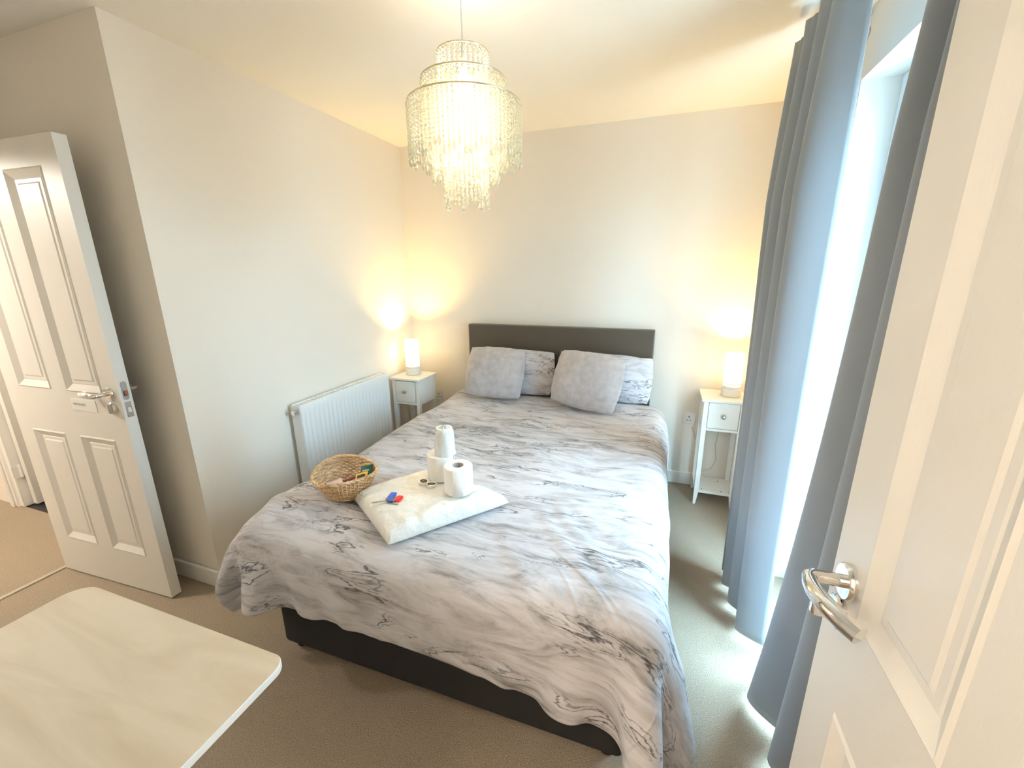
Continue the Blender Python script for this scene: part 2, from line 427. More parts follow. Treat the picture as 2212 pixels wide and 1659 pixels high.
struct('trim_3', MB().box((-.945, DY0 + .026, 0), (-.92, DY1 - .021, .006)), mat('carpet_strip', (.5, .43, .33), .5), 'thin carpet strip across the left doorway', 'threshold', bevel=.003)
mb = MB().box((EX0 - .07, FY, 0), (EX0, FY + .016, 2.09)).box((EX0 - .07, FY, 2.02), (EX1 + .07, FY + .016, 2.09))
struct('trim_4', mb, M['trim'], 'white architrave of the near doorway beside the desk', 'door frame', bevel=.004)


# ------------------------------------------------------------------ panel doors
def panel_door(W, Ht, T, cols, rows, face=-1):
    """door leaf in local x 0..W, z 0..Ht, y 0..T, with four moulded panels on both faces."""
    mb = MB()
    xs = sorted({0, W} | {c for p in cols for c in p}); zs = sorted({0, Ht} | {c for p in rows for c in p})
    for fy, s in ((0, 1), (T, -1)):
        for i in range(len(xs) - 1):
            for j in range(len(zs) - 1):
                x0, x1, z0, z1 = xs[i], xs[i + 1], zs[j], zs[j + 1]
                if (x0, x1) in cols and (z0, z1) in rows:
                    # moulding: step out, slope in, bead, flat, raised field
                    rings = [(0, 0), (.006, -.003), (.014, .001), (.034, .011), (.037, .009), (.050, .009), (.056, .006)]
                    vs_ = []; fs = []
                    for (d, dep) in rings:
                        y = fy + s * dep
                        vs_ += [(x0 + d, y, z0 + d), (x1 - d, y, z0 + d), (x1 - d, y, z1 - d), (x0 + d, y, z1 - d)]
                    for k in range(len(rings) - 1):
                        for q in range(4): fs.append((k * 4 + q, k * 4 + (q + 1) % 4, k * 4 + 4 + (q + 1) % 4, k * 4 + 4 + q))
                    k = (len(rings) - 1) * 4; fs.append((k, k + 1, k + 2, k + 3)); mb.add(vs_, fs)
                else:
                    mb.add([(x0, fy, z0), (x1, fy, z0), (x1, fy, z1), (x0, fy, z1)], [(0, 1, 2, 3)])
    mb.add([(0, 0, 0), (W, 0, 0), (W, T, 0), (0, T, 0), (0, 0, Ht), (W, 0, Ht), (W, T, Ht), (0, T, Ht)], [(0, 1, 2, 3), (4, 5, 6, 7), (0, 3, 7, 4), (1, 2, 6, 5)])
    return mb


def weld(o):
    bm = bmesh.new(); bm.from_mesh(o.data); bmesh.ops.remove_doubles(bm, verts=bm.verts, dist=1e-5)
    bmesh.ops.recalc_face_normals(bm, faces=bm.faces); bm.to_mesh(o.data); bm.free()


def lever(parent, base, out, along, name='lever_handle', droop=0.0, k_=1.0):
    """chrome lever: rose at base on the face, stub along `out`, arm curving towards `along`"""
    out = Vector(out).normalized(); al = Vector(along).normalized(); base = Vector(base); upv = Vector((0, 0, 1))
    q = Vector((0, 0, 1)).rotation_difference(out).to_matrix().to_4x4()
    rose = MB().lathe([(.0262 * k_, 0), (.0262 * k_, .007), (.024 * k_, .010), (.012, .0105)], 36, Tr(*base) @ q).build('rose', M['chrome'], parent, smooth=40)
    mb = MB(); pts = []; rs = []
    for k in range(5): pts.append(base + out * (.008 + .009 * k)); rs.append(.0095 * k_)
    for k in range(1, 6):
        a = k / 5 * PI / 2; pts.append(base + out * (.046 + .012 * math.sin(a)) + al * (.012 * (1 - math.cos(a)))); rs.append(.0100 * k_)
    for k in range(1, 15):
        t = k / 14; pts.append(base + out * (.058 - .030 * t * t + .008 * math.sin(PI * t)) + al * (.012 + .106 * t) + upv * (-droop * t + .006 * math.sin(PI * t))); rs.append((.0100 + .0022 * math.sin(PI / 2 * min(1, t * 1.3))) * k_)
    mb.tube(pts, rs, 16)
    mb.build(name, M['chrome'], parent, smooth=50)
    return rose


# left bedroom door, open
D1 = empty('door_1', (-.9075, -2.018, .008), .0456)
tag(D1, 'white four-panel door standing open at the left with a chrome lever', 'door', kind='structure')
cols = [(.10, .331), (.431, .662)]; rows = [(.205, .795), (1.0, 1.88)]
leaf = panel_door(.762, 1.981, .044, cols, rows).build('door_leaf', M['door'], D1); weld(leaf)
lever(D1, (.762 - .058, 0, 1.01), (0, -1, 0), (-1, 0, 0))
lever(D1, (.762 - .058, .044, 1.01), (0, 1, 0), (-1, 0, 0))
q = Vector((0, 0, 1)).rotation_difference(Vector((0, -1, 0))).to_matrix().to_4x4()
lk = MB().lathe([(.026, 0), (.026, .008), (.023, .011)], 32, Tr(.704, 0, .945) @ q).build('lock_rose', M['chrome'], D1, smooth=40)
MB().box((.698, -.018, .925), (.710, -.009, .965)).build('thumb_turn', M['steel'], lk, bevel=.002)
pl = MB(); pl.prism([(.011 * math.cos(a) , .040 * math.sin(a) if abs(math.sin(a)) > .99 else .029 * math.copysign(1, math.sin(a)) + .011 * math.sin(a)) for a in [2 * PI * k / 24 + .01 for k in range(24)]], 0, .002, Tr(.762, .022, 1.02) @ Matrix(((0, 0, 1, 0), (1, 0, 0, 0), (0, 1, 0, 0), (0, 0, 0, 1))))
lp = pl.build('latch_plate', M['steel'], D1)
MB().box((.763, .016, .998), (.770, .028, 1.020)).build('latch_bolt', M['brass'], lp, bevel=.002)
lp = MB().box((.762, .011, .905), (.7645, .033, .972)).build('deadbolt_plate', M['steel'], D1, bevel=.002)
MB().box((.7645, .015, .925), (.768, .029, .950)).build('deadbolt', M['chrome'], lp, bevel=.002)
sg = MB().box((.44, -.002, .915), (.60, 0.0005, .968)).build('door_sign', M['plastic'], D1, bevel=.0008)
mk = MB()
for k in range(11):
    hh = .007 + .003 * ((k * 7) % 3)
    mk.box((.452 + k * .0075, -.0027, .945 - hh / 2), (.452 + k * .0075 + .0045, -.002, .945 + hh / 2))
mk.build('sign_lettering', mat('faded_print', (.5, .5, .5), .7), sg)

# right near door, open toward the curtains
D2 = empty('door_2', (2.262, -2.985, .008), R(90))
tag(D2, 'large white panel door close at the right with a curved chrome lever', 'door', kind='structure')
cols = [(.105, .315), (.42, .63)]; rows = [(.205, .795), (.972, 1.88)]
leaf = panel_door(.735, 1.981, .044, cols, rows)
for i, v in enumerate(leaf.v): leaf.v[i] = (v[0], v[1] - .044, v[2])
# local +y points to world -x
leaf = leaf.build('door_leaf', M['door'], D2); weld(leaf)
lever(D2, (.674, 0, 1.008), (0, 1, 0), (-1, 0, 0), droop=.0, k_=1.12)
q = Vector((0, 0, 1)).rotation_difference(Vector((0, 1, 0))).to_matrix().to_4x4()
lk = MB().lathe([(.0285, 0), (.0285, .007), (.025, .010)], 32, Tr(.681, 0, .945) @ q).build('lock_rose', M['chrome'], D2, smooth=40)
MB().box((.674, .010, .931), (.688, .042, .959)).build('thumb_turn', M['chrome'], lk, bevel=.004)

# far landing door, folded back
D3 = empty('door_3', (-1.955, -1.70, .012), R(92))
tag(D3, 'white landing door folded back beyond its hinge, behind the open panel door', 'door', kind='structure')
leaf = panel_door(.70, 1.97, .04, [(.1, .305), (.395, .6)], [(.205, .795), (1.0, 1.88)])
for i, v in enumerate(leaf.v): leaf.v[i] = (v[0], v[1] - .045, v[2])
leaf = leaf.build('door_leaf', M['door'], D3); weld(leaf)
for z in (.2, 1.0, 1.72):
    mb = MB().lathe([(.007, z), (.007, z + .085)], 14, Tr(-.012, -.003, 0))
    mb.box((-.05, -.004, z + .004), (.002, -.001, z + .081))
    mb.build('hinge', M['plastic'], D3, smooth=40)

# ------------------------------------------------------------------ window
WN = tag(empty('window_1', (2.74, (WY0 + WY1) / 2, 0)), 'tall glazed white window filled with blown-out daylight behind the curtains', 'window', kind='structure')
hw = (WY1 - WY0) / 2
fr = MB().box((-.035, -hw + .001, 0), (.035, -hw + .06, WZ - .001)).box((-.035, hw - .06, 0), (.035, hw - .001, WZ - .001)).box((-.034, -hw + .06, WZ - .06), (.034, hw - .06, WZ - .001)).box((-.034, -hw + .06, 0), (.034, hw - .06, .07))
fr.build('window_frame', M['uk_white'], WN, bevel=.004)
for s in (-1, 1):
    y0, y1 = (-hw + .06, -.004) if s < 0 else (.004, hw - .06)
    c = MB().box((-.045, y0 + .001, .071), (.02, y0 + .07, WZ - .061)).box((-.045, y1 - .07, .071), (.02, y1 - .001, WZ - .061)).box((-.044, y0 + .07, WZ - .13), (.019, y1 - .07, WZ - .061)).box((-.044, y0 + .07, .071), (.019, y1 - .07, .16)).build('casement', M['uk_white'], WN, bevel=.004)
    MB().box((-.012, y0 + .07, .16), (-.006, y1 - .07, WZ - .13)).build('pane', M['glass'], c)
mb = MB().tube([(-.05, -.03, 1.02), (-.075, -.03, 1.02), (-.08, -.03, 1.01), (-.08, -.03, .90)], .008, 10)
mb.build('window_handle', M['uk_white'], WN, smooth=40)

# ------------------------------------------------------------------ blind cord with clips on the wall by the far curtain
cordx = RW - .004
bc = tag(empty('blind_cord', (RW, -.872, 1.0)), 'thin white cord held by two white plastic clips along the window edge', 'cord')
MB().tube([(-.012, .0, 1.33), (-.012, 0, .9), (-.012, 0, .5), (-.012, 0, .06)], .0018, 8).build('cord', M['cord'], bc, smooth=60)
for z in (1.33, .055):
    c = MB().lathe([(.017, 0), (.019, .004), (.017, .010), (.010, .013)], 20, Tr(-.002, 0, z) @ Matrix.Rotation(R(-90), 4, 'Y'))
    c.tube([(-.012, .0, z), (-.03, .012, z + .006), (-.045, .03, z + .004), (-.05, .045, z), (-.042, .04, z - .012), (-.028, .016, z - .010), (-.012, .0, z)], .0045, 8)
    c.lathe([(.004, 0), (.013, .002), (.013, .006), (.004, .008)], 16, Tr(-.048, .04, z - .006) @ Matrix.Rotation(R(-70), 4, 'Y'))
    c.build('cord_clip', M['plastic'], bc, smooth=40)


# ------------------------------------------------------------------ curtains
def curtain(name, y0, y1, folds, xc, amp, zt, zb, seed, label, phase, flare=(0, 0, 0, 0)):
    """gathered cloth; flare = (x,y) shift of the first edge and of the last edge at the hem"""
    rnd = random.Random(seed)
    nu, nv = int(folds * 26) + 1, 64
    am = [rnd.uniform(.8, 1.2) for _ in range(int(folds) + 3)]
    yw = [rnd.uniform(-.12, .12) for _ in range(int(folds) + 3)]
    mb = MB(); vs_ = []
    for j in range(nv):
        t = j / (nv - 1); z = zt + (zb - zt) * t
        fl = max(0, (t - .12) / .88) ** 2.0
        for i in range(nu):
            u = i / (nu - 1); k = u * folds; ki = int(k); fr_ = k - ki
            a_ = am[ki] * (1 - fr_) + am[ki + 1] * fr_
            w_ = yw[ki] * (1 - fr_) + yw[ki + 1] * fr_
            th = 2 * PI * k + phase + w_ * math.sin(3 * t + seed) * 3
            soft = .50 + .50 * min(1, t * 4)
            x = xc + amp * a_ * math.sin(th) * soft + .25 * amp * math.sin(2 * th + 1 + 2 * t) * (1 - .5 * t)
            # pinched header pleats
            hz = max(0, 1 - t / .05)
            x += .012 * math.sin(4 * th) * hz
            y = y0 + (y1 - y0) * (u + .16 / folds * math.sin(th + PI / 2 + w_ * 4) / 2)
            x += fl * (flare[0] * (1 - u) ** 3 + flare[2] * u ** 3); y += fl * (flare[1] * (1 - u) ** 3 + flare[3] * u ** 3)
            vs_.append((x, y, z + .010 * math.sin(PI * k + seed) * t))
    mb.add(vs_, quadgrid(nu, nv))
    o = mb.build(name, M['curtain'], None, smooth=80)
    s = o.modifiers.new('thick', 'SOLIDIFY'); s.thickness = .004; s.offset = 0
    tag(o, label, 'curtain', 'grey window curtains')
    n = int(folds * 3)
    for k in range(n):
        y = y0 + (y1 - y0) * (k + .5) / n
        MB().tube([(2.41, y, 2.325), (2.405, y, 2.352), (2.415, y, 2.364)], .002, 6).build('curtain_hook', M['plastic'], o)
    return o


cA = curtain('curtain', -.875, -1.395, 3.3, 2.392, .062, 2.335, .03, 3, 'wide gathered grey-blue curtain hanging beside the right nightstand', -PI / 2, (0, -.09, .03, 0))
cB = curtain('curtain', -1.785, -2.36, 4.6, 2.43, .042, 2.335, .03, 11, 'grey-blue curtain hanging between the bright window gap and the near door', PI - .3, (-.05, .19, 0, 0))
tr = tag(empty('curtain_track', (2.41, -1.59, 2.37)), 'white curtain track fixed high above the window', 'curtain track')
MB().box((-.012, -.76, 0), (.012, .76, .018)).build('rail', M['plastic'], tr, bevel=.003)
for y in (-.73, 0, .73):
    MB().box((-.014, y - .015, .012), (.17, y + .015, .03)).build('bracket', M['plastic'], tr, bevel=.002)
for y in (-.77, .77):
    MB().box((-.016, y - .012, -.003), (.016, y + .012, .022)).build('end_stop', M['plastic'], tr, bevel=.004)

# ------------------------------------------------------------------ radiator
RY0, RY1, RZ0, RZ1 = -1.315, -.50, .19, .785
rd = tag(empty('radiator', (0, (RY0 + RY1) / 2, 0)), 'white panel radiator on the left wall beside the bed', 'radiator')
yc = (RY0 + RY1) / 2
prof = []
n = 22; wy = RY1 - RY0
vs_ = []
mb = MB()
steps = []
y = RY0 + .02
pitch = (wy - .04) / n
ys = [RY0]; xs = [0]
for k in range(n):
    b = RY0 + .02 + k * pitch
    for d, dep in ((0, 0), (pitch * .12, 0), (pitch * .35, .005), (pitch * .65, .005), (pitch * .88, 0)):
        ys.append(b + d); xs.append(dep)
ys.append(RY1); xs.append(0)
vs_ = []; zz = [RZ0, RZ0 + .03, RZ1 - .07, RZ1 - .05, RZ1 - .008, RZ1]
for j, z in enumerate(zz):
    for yy, dep in zip(ys, xs):
        f = 0 if j in (0, 4, 5) else (1 if j in (1, 2) else 0)
        vs_.append((.095 - dep * f - (.004 if j == 5 else 0), yy - yc, z))
nu = len(ys)
mb.add(vs_, quadgrid(nu, len(zz)))
mb.box((.03, RY0 - yc, RZ0 + .005), (.088, RY1 - yc, RZ1 - .012))
mb.build('panel', M['rad'], rd, smooth=30)
g = MB()
for k in range(26):
    yy = RY0 + .02 + k * (wy - .04) / 26 - yc
    g.box((.034, yy, RZ1 - .012), (.084, yy + .014, RZ1 - .004))
g.box((.030, RY0 - yc, RZ1 - .015), (.036, RY1 - yc, RZ1)).box((.084, RY0 - yc, RZ1 - .012), (.092, RY1 - yc, RZ1 - .001))
g.build('top_grille', M['rad'], rd)
for yy in (RY0, RY1):
    s = -1 if yy == RY0 else 1
    MB().box((.028, yy - yc - .003, RZ0 + .01), (.0935, yy - yc + .003, RZ1 - .002)).build('side_panel', M['rad'], rd, bevel=.004)
TH = Tr(.062, RY0 - yc - .0, RZ1 - .04) @ Matrix.Rotation(R(90), 4, 'X')
MB().lathe([(.012, 0), (.012, .008), (.015, .008), (.015, .024), (.011, .026)], 20, TH).build('bleed_plug', M['chrome'], rd, smooth=40)
TH = Tr(.062, RY0 - yc - .0, RZ0 + .04) @ Matrix.Rotation(R(90), 4, 'X')
MB().lathe([(.010, 0), (.010, .03), (.014, .03), (.014, .05)], 18, TH).lathe([(.017, 0), (.020, .01), (.020, .05), (.016, .058)], 20, Tr(.062, RY0 - yc - .045, RZ0 + .03)).build('valve', M['plastic'], rd, smooth=40)
MB().tube([(.062, RY0 - yc - .045, .0), (.062, RY0 - yc - .045, RZ0 + .03)], .0075, 12).build('pipe', M['plastic'], rd, smooth=60)
for yy in (-.19, .19): MB().box((.001, yy - .015, .3), (.03, yy + .015, .7)).build('wall_bracket', M['steel'], rd)


# ------------------------------------------------------------------ sockets
def socket(x, z, label, wd=.086):
    s = tag(empty('wall_socket', (x, 0, z)), label, 'socket')
    MB().box((-wd / 2, -.009, -.043), (wd / 2, -.0, .043)).build('faceplate', M['plastic'], s, bevel=.004)
    for cx_ in ([0] if wd < .1 else [-.032, .032]):
        MB().box((cx_ - .0035, -.0098, .006), (cx_ + .0035, -.0085, .016)).box((cx_ - .014, -.0098, -.016), (cx_ - .006, -.0085, -.0105)).box((cx_ + .006, -.0098, -.016), (cx_ + .014, -.0085, -.0105)).build('pin_holes', M['greyhole'], s)
    MB().box((wd / 2 - .019, -.0125, .018), (wd / 2 - .009, -.0088, .034)).build('rocker_switch', M['plastic'], s, bevel=.001)
    return s


socket(2.185, .50, 'white single wall socket between the bed and the right nightstand')
socket(.195, .49, 'white wall socket half hidden behind the left nightstand', .12)


# ------------------------------------------------------------------ nightstands
def nightstand(gap=.0025):
    W, D, Z = .262, .265, .725
    n_ = empty('nightstand', (0, 0, 0))
    MB().box((-W / 2, -D / 2, Z - .016), (W / 2, D / 2, Z)).build('tabletop', M['furn'], n_, bevel=.002)
    bw, bd = W / 2 - .012, D / 2 - .012
    for sx in (-1, 1):
        for sy in (-1, 1):
            mb_ = MB().taper((sx * (bw - .009), sy * (bd - .009), 0), (.008, .008), (sx * (bw - .0155), sy * (bd - .0155), .1), (.0145, .0145))
            mb_.box((sx * (bw - .0155) - .0145, sy * (bd - .0155) - .0145, .1), (sx * (bw - .0155) + .0145, sy * (bd - .0155) + .0145, Z - .016))
            mb_.build('leg', M['furn'], n_, bevel=.0015)
    for sx in (-1, 1):
        MB().box((sx * (bw - .004) - .005, -bd + .028, .52), (sx * (bw - .004) + .005, bd - .028, Z - .016)).build('side_panel', M['furn'], n_, bevel=.001)
    MB().box((-bw + .028, bd - .012, .52), (bw - .028, bd - .004, Z - .016)).build('back_panel', M['furn'], n_)
    MB().box((-bw + .028, -bd + .002, .52), (bw - .028, -bd + .02, .536)).build('front_rail', M['furn'], n_, bevel=.001)
    MB().box((-bw + .02, -bd + .02, .526), (bw - .02, bd - .02, .534)).build('drawer_bottom', M['furn'], n_)
    MB().box((-bw + .029, -bd + .030, .537), (bw - .029, -bd + .034, Z - .017)).build('drawer_gap_shade', M['greyhole'], n_)  # dark sheet painting the shade seen through the gap round the drawer
    dr = MB().box((-bw + .0295 + gap, -bd - .001, .5395), (bw - .0295 - gap * 1.4, -bd + .016, Z - .016 - gap * 1.6)).build('drawer', M['furn'], n_, bevel=.0015)
    kb = MB().lathe([(.005, 0), (.005, .008), (.0115, .012), (.0135, .018), (.010, .024), (.003, .026)], 24, Tr(0, -bd - .001, .622) @ Matrix.Rotation(R(90), 4, 'X'))
    kb.build('knob', M['steel'], dr, smooth=40)
    sh = MB().box((-bw + .004, -bd + .012, .085), (bw - .004, bd - .012, .10)).box((-bw + .028, -bd + .004, .085), (bw - .028, -bd + .014, .102)).build('shelf', M['furn'], n_, bevel=.001)
    for px_, py_ in ((-.07, -.095), (.045, -.095), (.04, .05)):
        MB().lathe([(.0045, 0), (.0045, .0006)], 12, Tr(px_, py_, .1015)).build('screw_hole', M['greyhole'], sh)
    return n_


nR = nightstand(); nR.location = (2.358, -.158, 0)
tag(nR, 'slim white one-drawer nightstand beside the grey curtain, right of the bed', 'nightstand', 'slim white nightstands')
nL = nightstand(.0048); nL.location = (.165, -.275, 0); nL.rotation_euler.z = R(-1.5)
tag(nL, 'slim white one-drawer nightstand beside the radiator, left of the bed', 'nightstand', 'slim white nightstands')


# ------------------------------------------------------------------ table lamps
def lamp():
    l_ = empty('table_lamp', (0, 0, 0))
    MB().lathe([(.0, 0), (.055, 0), (.058, .003), (.058, .044), (.055, .048), (.0, .048)], 40, cap=False).build('base', mat('lamp_base_white', (.8, .76, .68), .5), l_, smooth=40)
    MB().lathe([(.05, .048), (.052, .05), (.052, .066), (.050, .068), (.02, .068), (.02, .062), (.048, .062)], 40, cap=False).build('collar', M['plastic'], l_, smooth=40)
    sh = MB().lathe([(.0515, .070), (.0520, .075), (.0520, .262), (.0515, .268)], 48, cap=False).build('lamp_shade', M['shade'], l_, smooth=60)
    for z in (.080, .250):
        MB().lathe([(.0522, z), (.0535, z + .001), (.0535, z + .004), (.0522, z + .005)], 48, cap=False).build('trim_ring', M['shade_dark'], sh, smooth=60)
    MB().lathe([(.011, .068), (.011, .11), (.013, .112), (.013, .118)], 18).build('bulb_holder', M['plastic'], l_, smooth=40)
    MB().lathe([(.008, .118), (.012, .13), (.026, .158), (.028, .175), (.022, .195), (.008, .205), (0.001, .206)], 24).build('bulb', M['bulb'], l_, smooth=60)
    return l_


lR = lamp(); lR.location = (2.402, -.145, .7255); tag(lR, 'lit cylindrical white table lamp partly hidden by the curtain', 'lamp', 'cylindrical bedside lamps')
lL = copy_tree(lR); lL.location = (.145, -.245, .7255); tag(lL, 'lit cylindrical white table lamp on the nightstand by the radiator', 'lamp', 'cylindrical bedside lamps')
LC = (1.0, .67, .21)
for l_ in (lR, lL):
    pl_ = point_light('lamp_bulb_light', (0, 0, .20), LC, 28.0, .03); pl_.parent = l_
    x0, y0 = l_.location.x, l_.location.y
mb = MB().tube([(2.41, -.012, .60), (2.385, -.012, .46), (2.37, -.014, .33), (2.385, -.016, .22), (2.36, -.03, .16), (2.30, -.02, .115), (2.262, -.012, .30), (2.21, -.014, .44)], .0028, 8)
tag(mb.build('power_cord', M['cord'], None, smooth=60), 'pale cord hanging on the wall behind the right nightstand', 'cord')

# ------------------------------------------------------------------ bed
BX0, BX1, BYF, BYB = .59, 1.94, -2.015, -.105
BXC = (BX0 + BX1) / 2
bed = tag(empty('bed', (BXC, -1.05, 0)), 'black divan double bed with an upholstered dark headboard against the back wall', 'bed')
ox, oy = BXC, -1.05
MB().box((BX0 - ox, BYF - oy, .035), (BX1 - ox, BYB - oy, .355)).build('divan_base', M['black_fabric'], bed, bevel=.02, seg=3)
MB().box((BX0 - ox + .01, BYF - oy + .01, .357), (BX1 - ox - .01, BYB - oy, .565)).build('mattress', M['white_fabric'], bed, bevel=.04, seg=4)
hb = MB().box((.562 - ox, -.098 - oy, .30), (1.918 - ox, -.035 - oy, 1.113)).build('headboard', M['headboard'], bed, bevel=.008, seg=3)
for x in (.83, 1.63): MB().box((x - .03 - ox, -.035 - oy, .1), (x + .03 - ox, -.015 - oy, .8)).build('headboard_strut', M['black_plastic'], bed)
for x in (BX0 + .05, BX1 - .05):
    for y in (BYF + .05, (BYF + BYB) / 2, BYB - .08):
        MB().lathe([(.022, 0), (.026, .004), (.022, .03), (.012, .04)], 18, Tr(x - ox, y - oy, 0)).build('glide', M['black_plastic'], bed, smooth=40)


# ------------------------------------------------------------------ duvet: a small cloth relaxation over the mattress
def duvet_points():
    nx, ny = 84, 90
    Wd, Ld = 2.04, 2.175
    dx_, dy_ = Wd / (nx - 1), Ld / (ny - 1)
    c0 = np.array([1.285, -.175]); rot = R(3.4)
    U, V = np.meshgrid(np.linspace(-Wd / 2, Wd / 2, nx), np.linspace(0, -Ld, ny))
    P = np.zeros((ny, nx, 3))
    P[..., 0] = c0[0] + U * math.cos(rot) - V * math.sin(rot)
    P[..., 1] = c0[1] + U * math.sin(rot) * -1 + V * math.cos(rot)
    P[..., 2] = .70 + .004 * np.sin(U * 9) * np.cos(V * 7)
    Q = P.copy()
    bc_ = np.array([1.265, -1.06, .29]); hb_ = np.array([.765, 1.045, .325]); rr = .10

    def con(A, B, rest, st):
        d = B - A; l_ = np.sqrt((d * d).sum(-1, keepdims=True)) + 1e-9
        c_ = d * (.5 * st * (1 - rest / l_)); A += c_; B -= c_
    dg = math.hypot(dx_, dy_)
    for it in range(260):
        vel = (P - Q) * .965; Q = P.copy(); P += vel; P[..., 2] -= 9.8 * (1 / 70) ** 2
        for k in range(10):
            for s in (0, 1):
                a = P[:, s::2]; b = P[:, s + 1::2]; m_ = min(a.shape[1], b.shape[1]); con(a[:, :m_], b[:, :m_], dx_, 1)
                a = P[s::2]; b = P[s + 1::2]; m_ = min(a.shape[0], b.shape[0]); con(a[:m_], b[:m_], dy_, 1)
            for s in (0, 1):
                a = P[s::2][:(ny - s) // 2]; b = P[s + 1::2]; m_ = min(len(a), len(b))
                con(a[:m_, :-1], b[:m_, 1:], dg, .6); con(a[:m_, 1:], b[:m_, :-1], dg, .6)
            if k % 2 == 0:
                for s in range(4):      # bending stiffness
                    a = P[:, s::4]; b = P[:, s + 4::4]; m_ = min(a.shape[1], b.shape[1])
                    if m_ > 0:
                        d = b[:, :m_] - a[:, :m_]; l_ = np.sqrt((d * d).sum(-1, keepdims=True)) + 1e-9
                        c_ = d * (.5 * .35 * np.minimum(0, 1 - 4 * dx_ * .97 / l_)); a[:, :m_] += c_; b[:, :m_] -= c_
                    a = P[s::4]; b = P[s + 4::4]; m_ = min(a.shape[0], b.shape[0])
                    if m_ > 0:
                        d = b[:m_] - a[:m_]; l_ = np.sqrt((d * d).sum(-1, keepdims=True)) + 1e-9
                        c_ = d * (.5 * .35 * np.minimum(0, 1 - 4 * dy_ * .97 / l_)); a[:m_] += c_; b[:m_] -= c_
            # collision with the rounded mattress block
            d = P - bc_; qv = np.abs(d) - (hb_ - rr); qp = np.maximum(qv, 0); ln = np.sqrt((qp * qp).sum(-1))
            inside = np.minimum(qv.max(-1), 0); sd = ln + inside - rr
            g_ = qp * np.sign(d); gn = np.sqrt((g_ * g_).sum(-1, keepdims=True))
            ax = np.zeros_like(P); idx = qv.argmax(-1); np.put_along_axis(ax, idx[..., None], 1, -1); ax *= np.sign(d)
            nrm = np.where(gn > 1e-7, g_ / (gn + 1e-9), ax)
            hit = sd < 0
            P[hit] -= (sd[..., None] * nrm)[hit]
            # friction on contact
            fr_ = .55 if it > 20 else .9
            P[hit] -= ((P - Q) - ((P - Q) * nrm).sum(-1, keepdims=True) * nrm)[hit] * fr_
            P[..., 2] = np.maximum(P[..., 2], .012)
    return P, nx, ny, Wd, Ld


def crease(x, y, x0, y0, x1, y1, wd, amp, wob=.01):
    """soft ridge height along a segment"""
    dx_, dy_ = x1 - x0, y1 - y0; L_ = math.hypot(dx_, dy_); t = ((x - x0) * dx_ + (y - y0) * dy_) / L_ / L_
    if t < -.05 or t > 1.05: return 0
    d = ((x - x0) * -dy_ + (y - y0) * dx_) / L_ + wob * math.sin(t * 9 + x0 * 7)
    return amp * math.exp(-(d / wd) ** 2) * max(0, min(1, min(t + .05, 1.05 - t) * 5))


P, nx, ny, Wd, Ld = duvet_points()
# normals
du = np.gradient(P, axis=1); dv = np.gradient(P, axis=0); Nn = np.cross(dv, du); Nn /= np.linalg.norm(Nn, axis=-1, keepdims=True) + 1e-9
if Nn[ny // 2, nx // 2, 2] < 0: Nn = -Nn
CR = [(1.55, -1.62, 1.86, -2.05, .016, .012, .008), (1.62, -1.60, 1.92, -2.02, .016, .012, .008), (1.66, -1.55, 2.02, -1.93, .016, .012, .01),
      (1.45, -1.75, 1.66, -2.10, .016, .010, .01), (.45, -1.85, .75, -2.0, .02, .012, .02), (.5, -1.7, .62, -2.1, .02, .014, .02), (.62, -.62, .95, -.95, .015, .008, .02),
      (1.75, -1.2, 2.02, -1.65, .010, .006, .02), (.7, -.9, .55, -1.3, .02, .006, .02)]
vs_ = []
for j in range(ny):
    for i in range(nx):
        p = Vector(P[j, i]); u = i / (nx - 1) * Wd; v = j / (ny - 1) * Ld
        h = .016 * noise.noise(Vector((u * 2.6, v * 2.6, 3))) + .008 * noise.noise(Vector((u * 7, v * 7, 9))) + .0035 * noise.noise(Vector((u * 17, v * 17, 1)))
        h = max(h, -.012) + .012
        edge = min(u, Wd - u, Ld - v) / .10
        if edge < 1: h *= .4 + .6 * edge
        if p.z > .45:
            for c_ in CR: h += crease(p.x, p.y, *c_)
        vs_.append(tuple(p + Vector(Nn[j, i]) * h))
mb = MB().add(vs_, quadgrid(nx, ny))
dv_ = mb.build('duvet', M['marble'], None)
uvl = dv_.data.uv_layers.new(name='UVMap')
for lp_ in dv_.data.loops:
    j, i = divmod(lp_.vertex_index, nx); uvl.data[lp_.index].uv = (i / (nx - 1) * Wd, j / (ny - 1) * Ld)
dv_.data.shade_smooth()
so = dv_.modifiers.new('thick', 'SOLIDIFY'); so.thickness = .022; so.offset = -1
ss = dv_.modifiers.new('sub', 'SUBSURF'); ss.levels = 1; ss.render_levels = 1
tag(dv_, 'grey marble-print duvet spread over the bed with corners hanging at the foot', 'duvet')


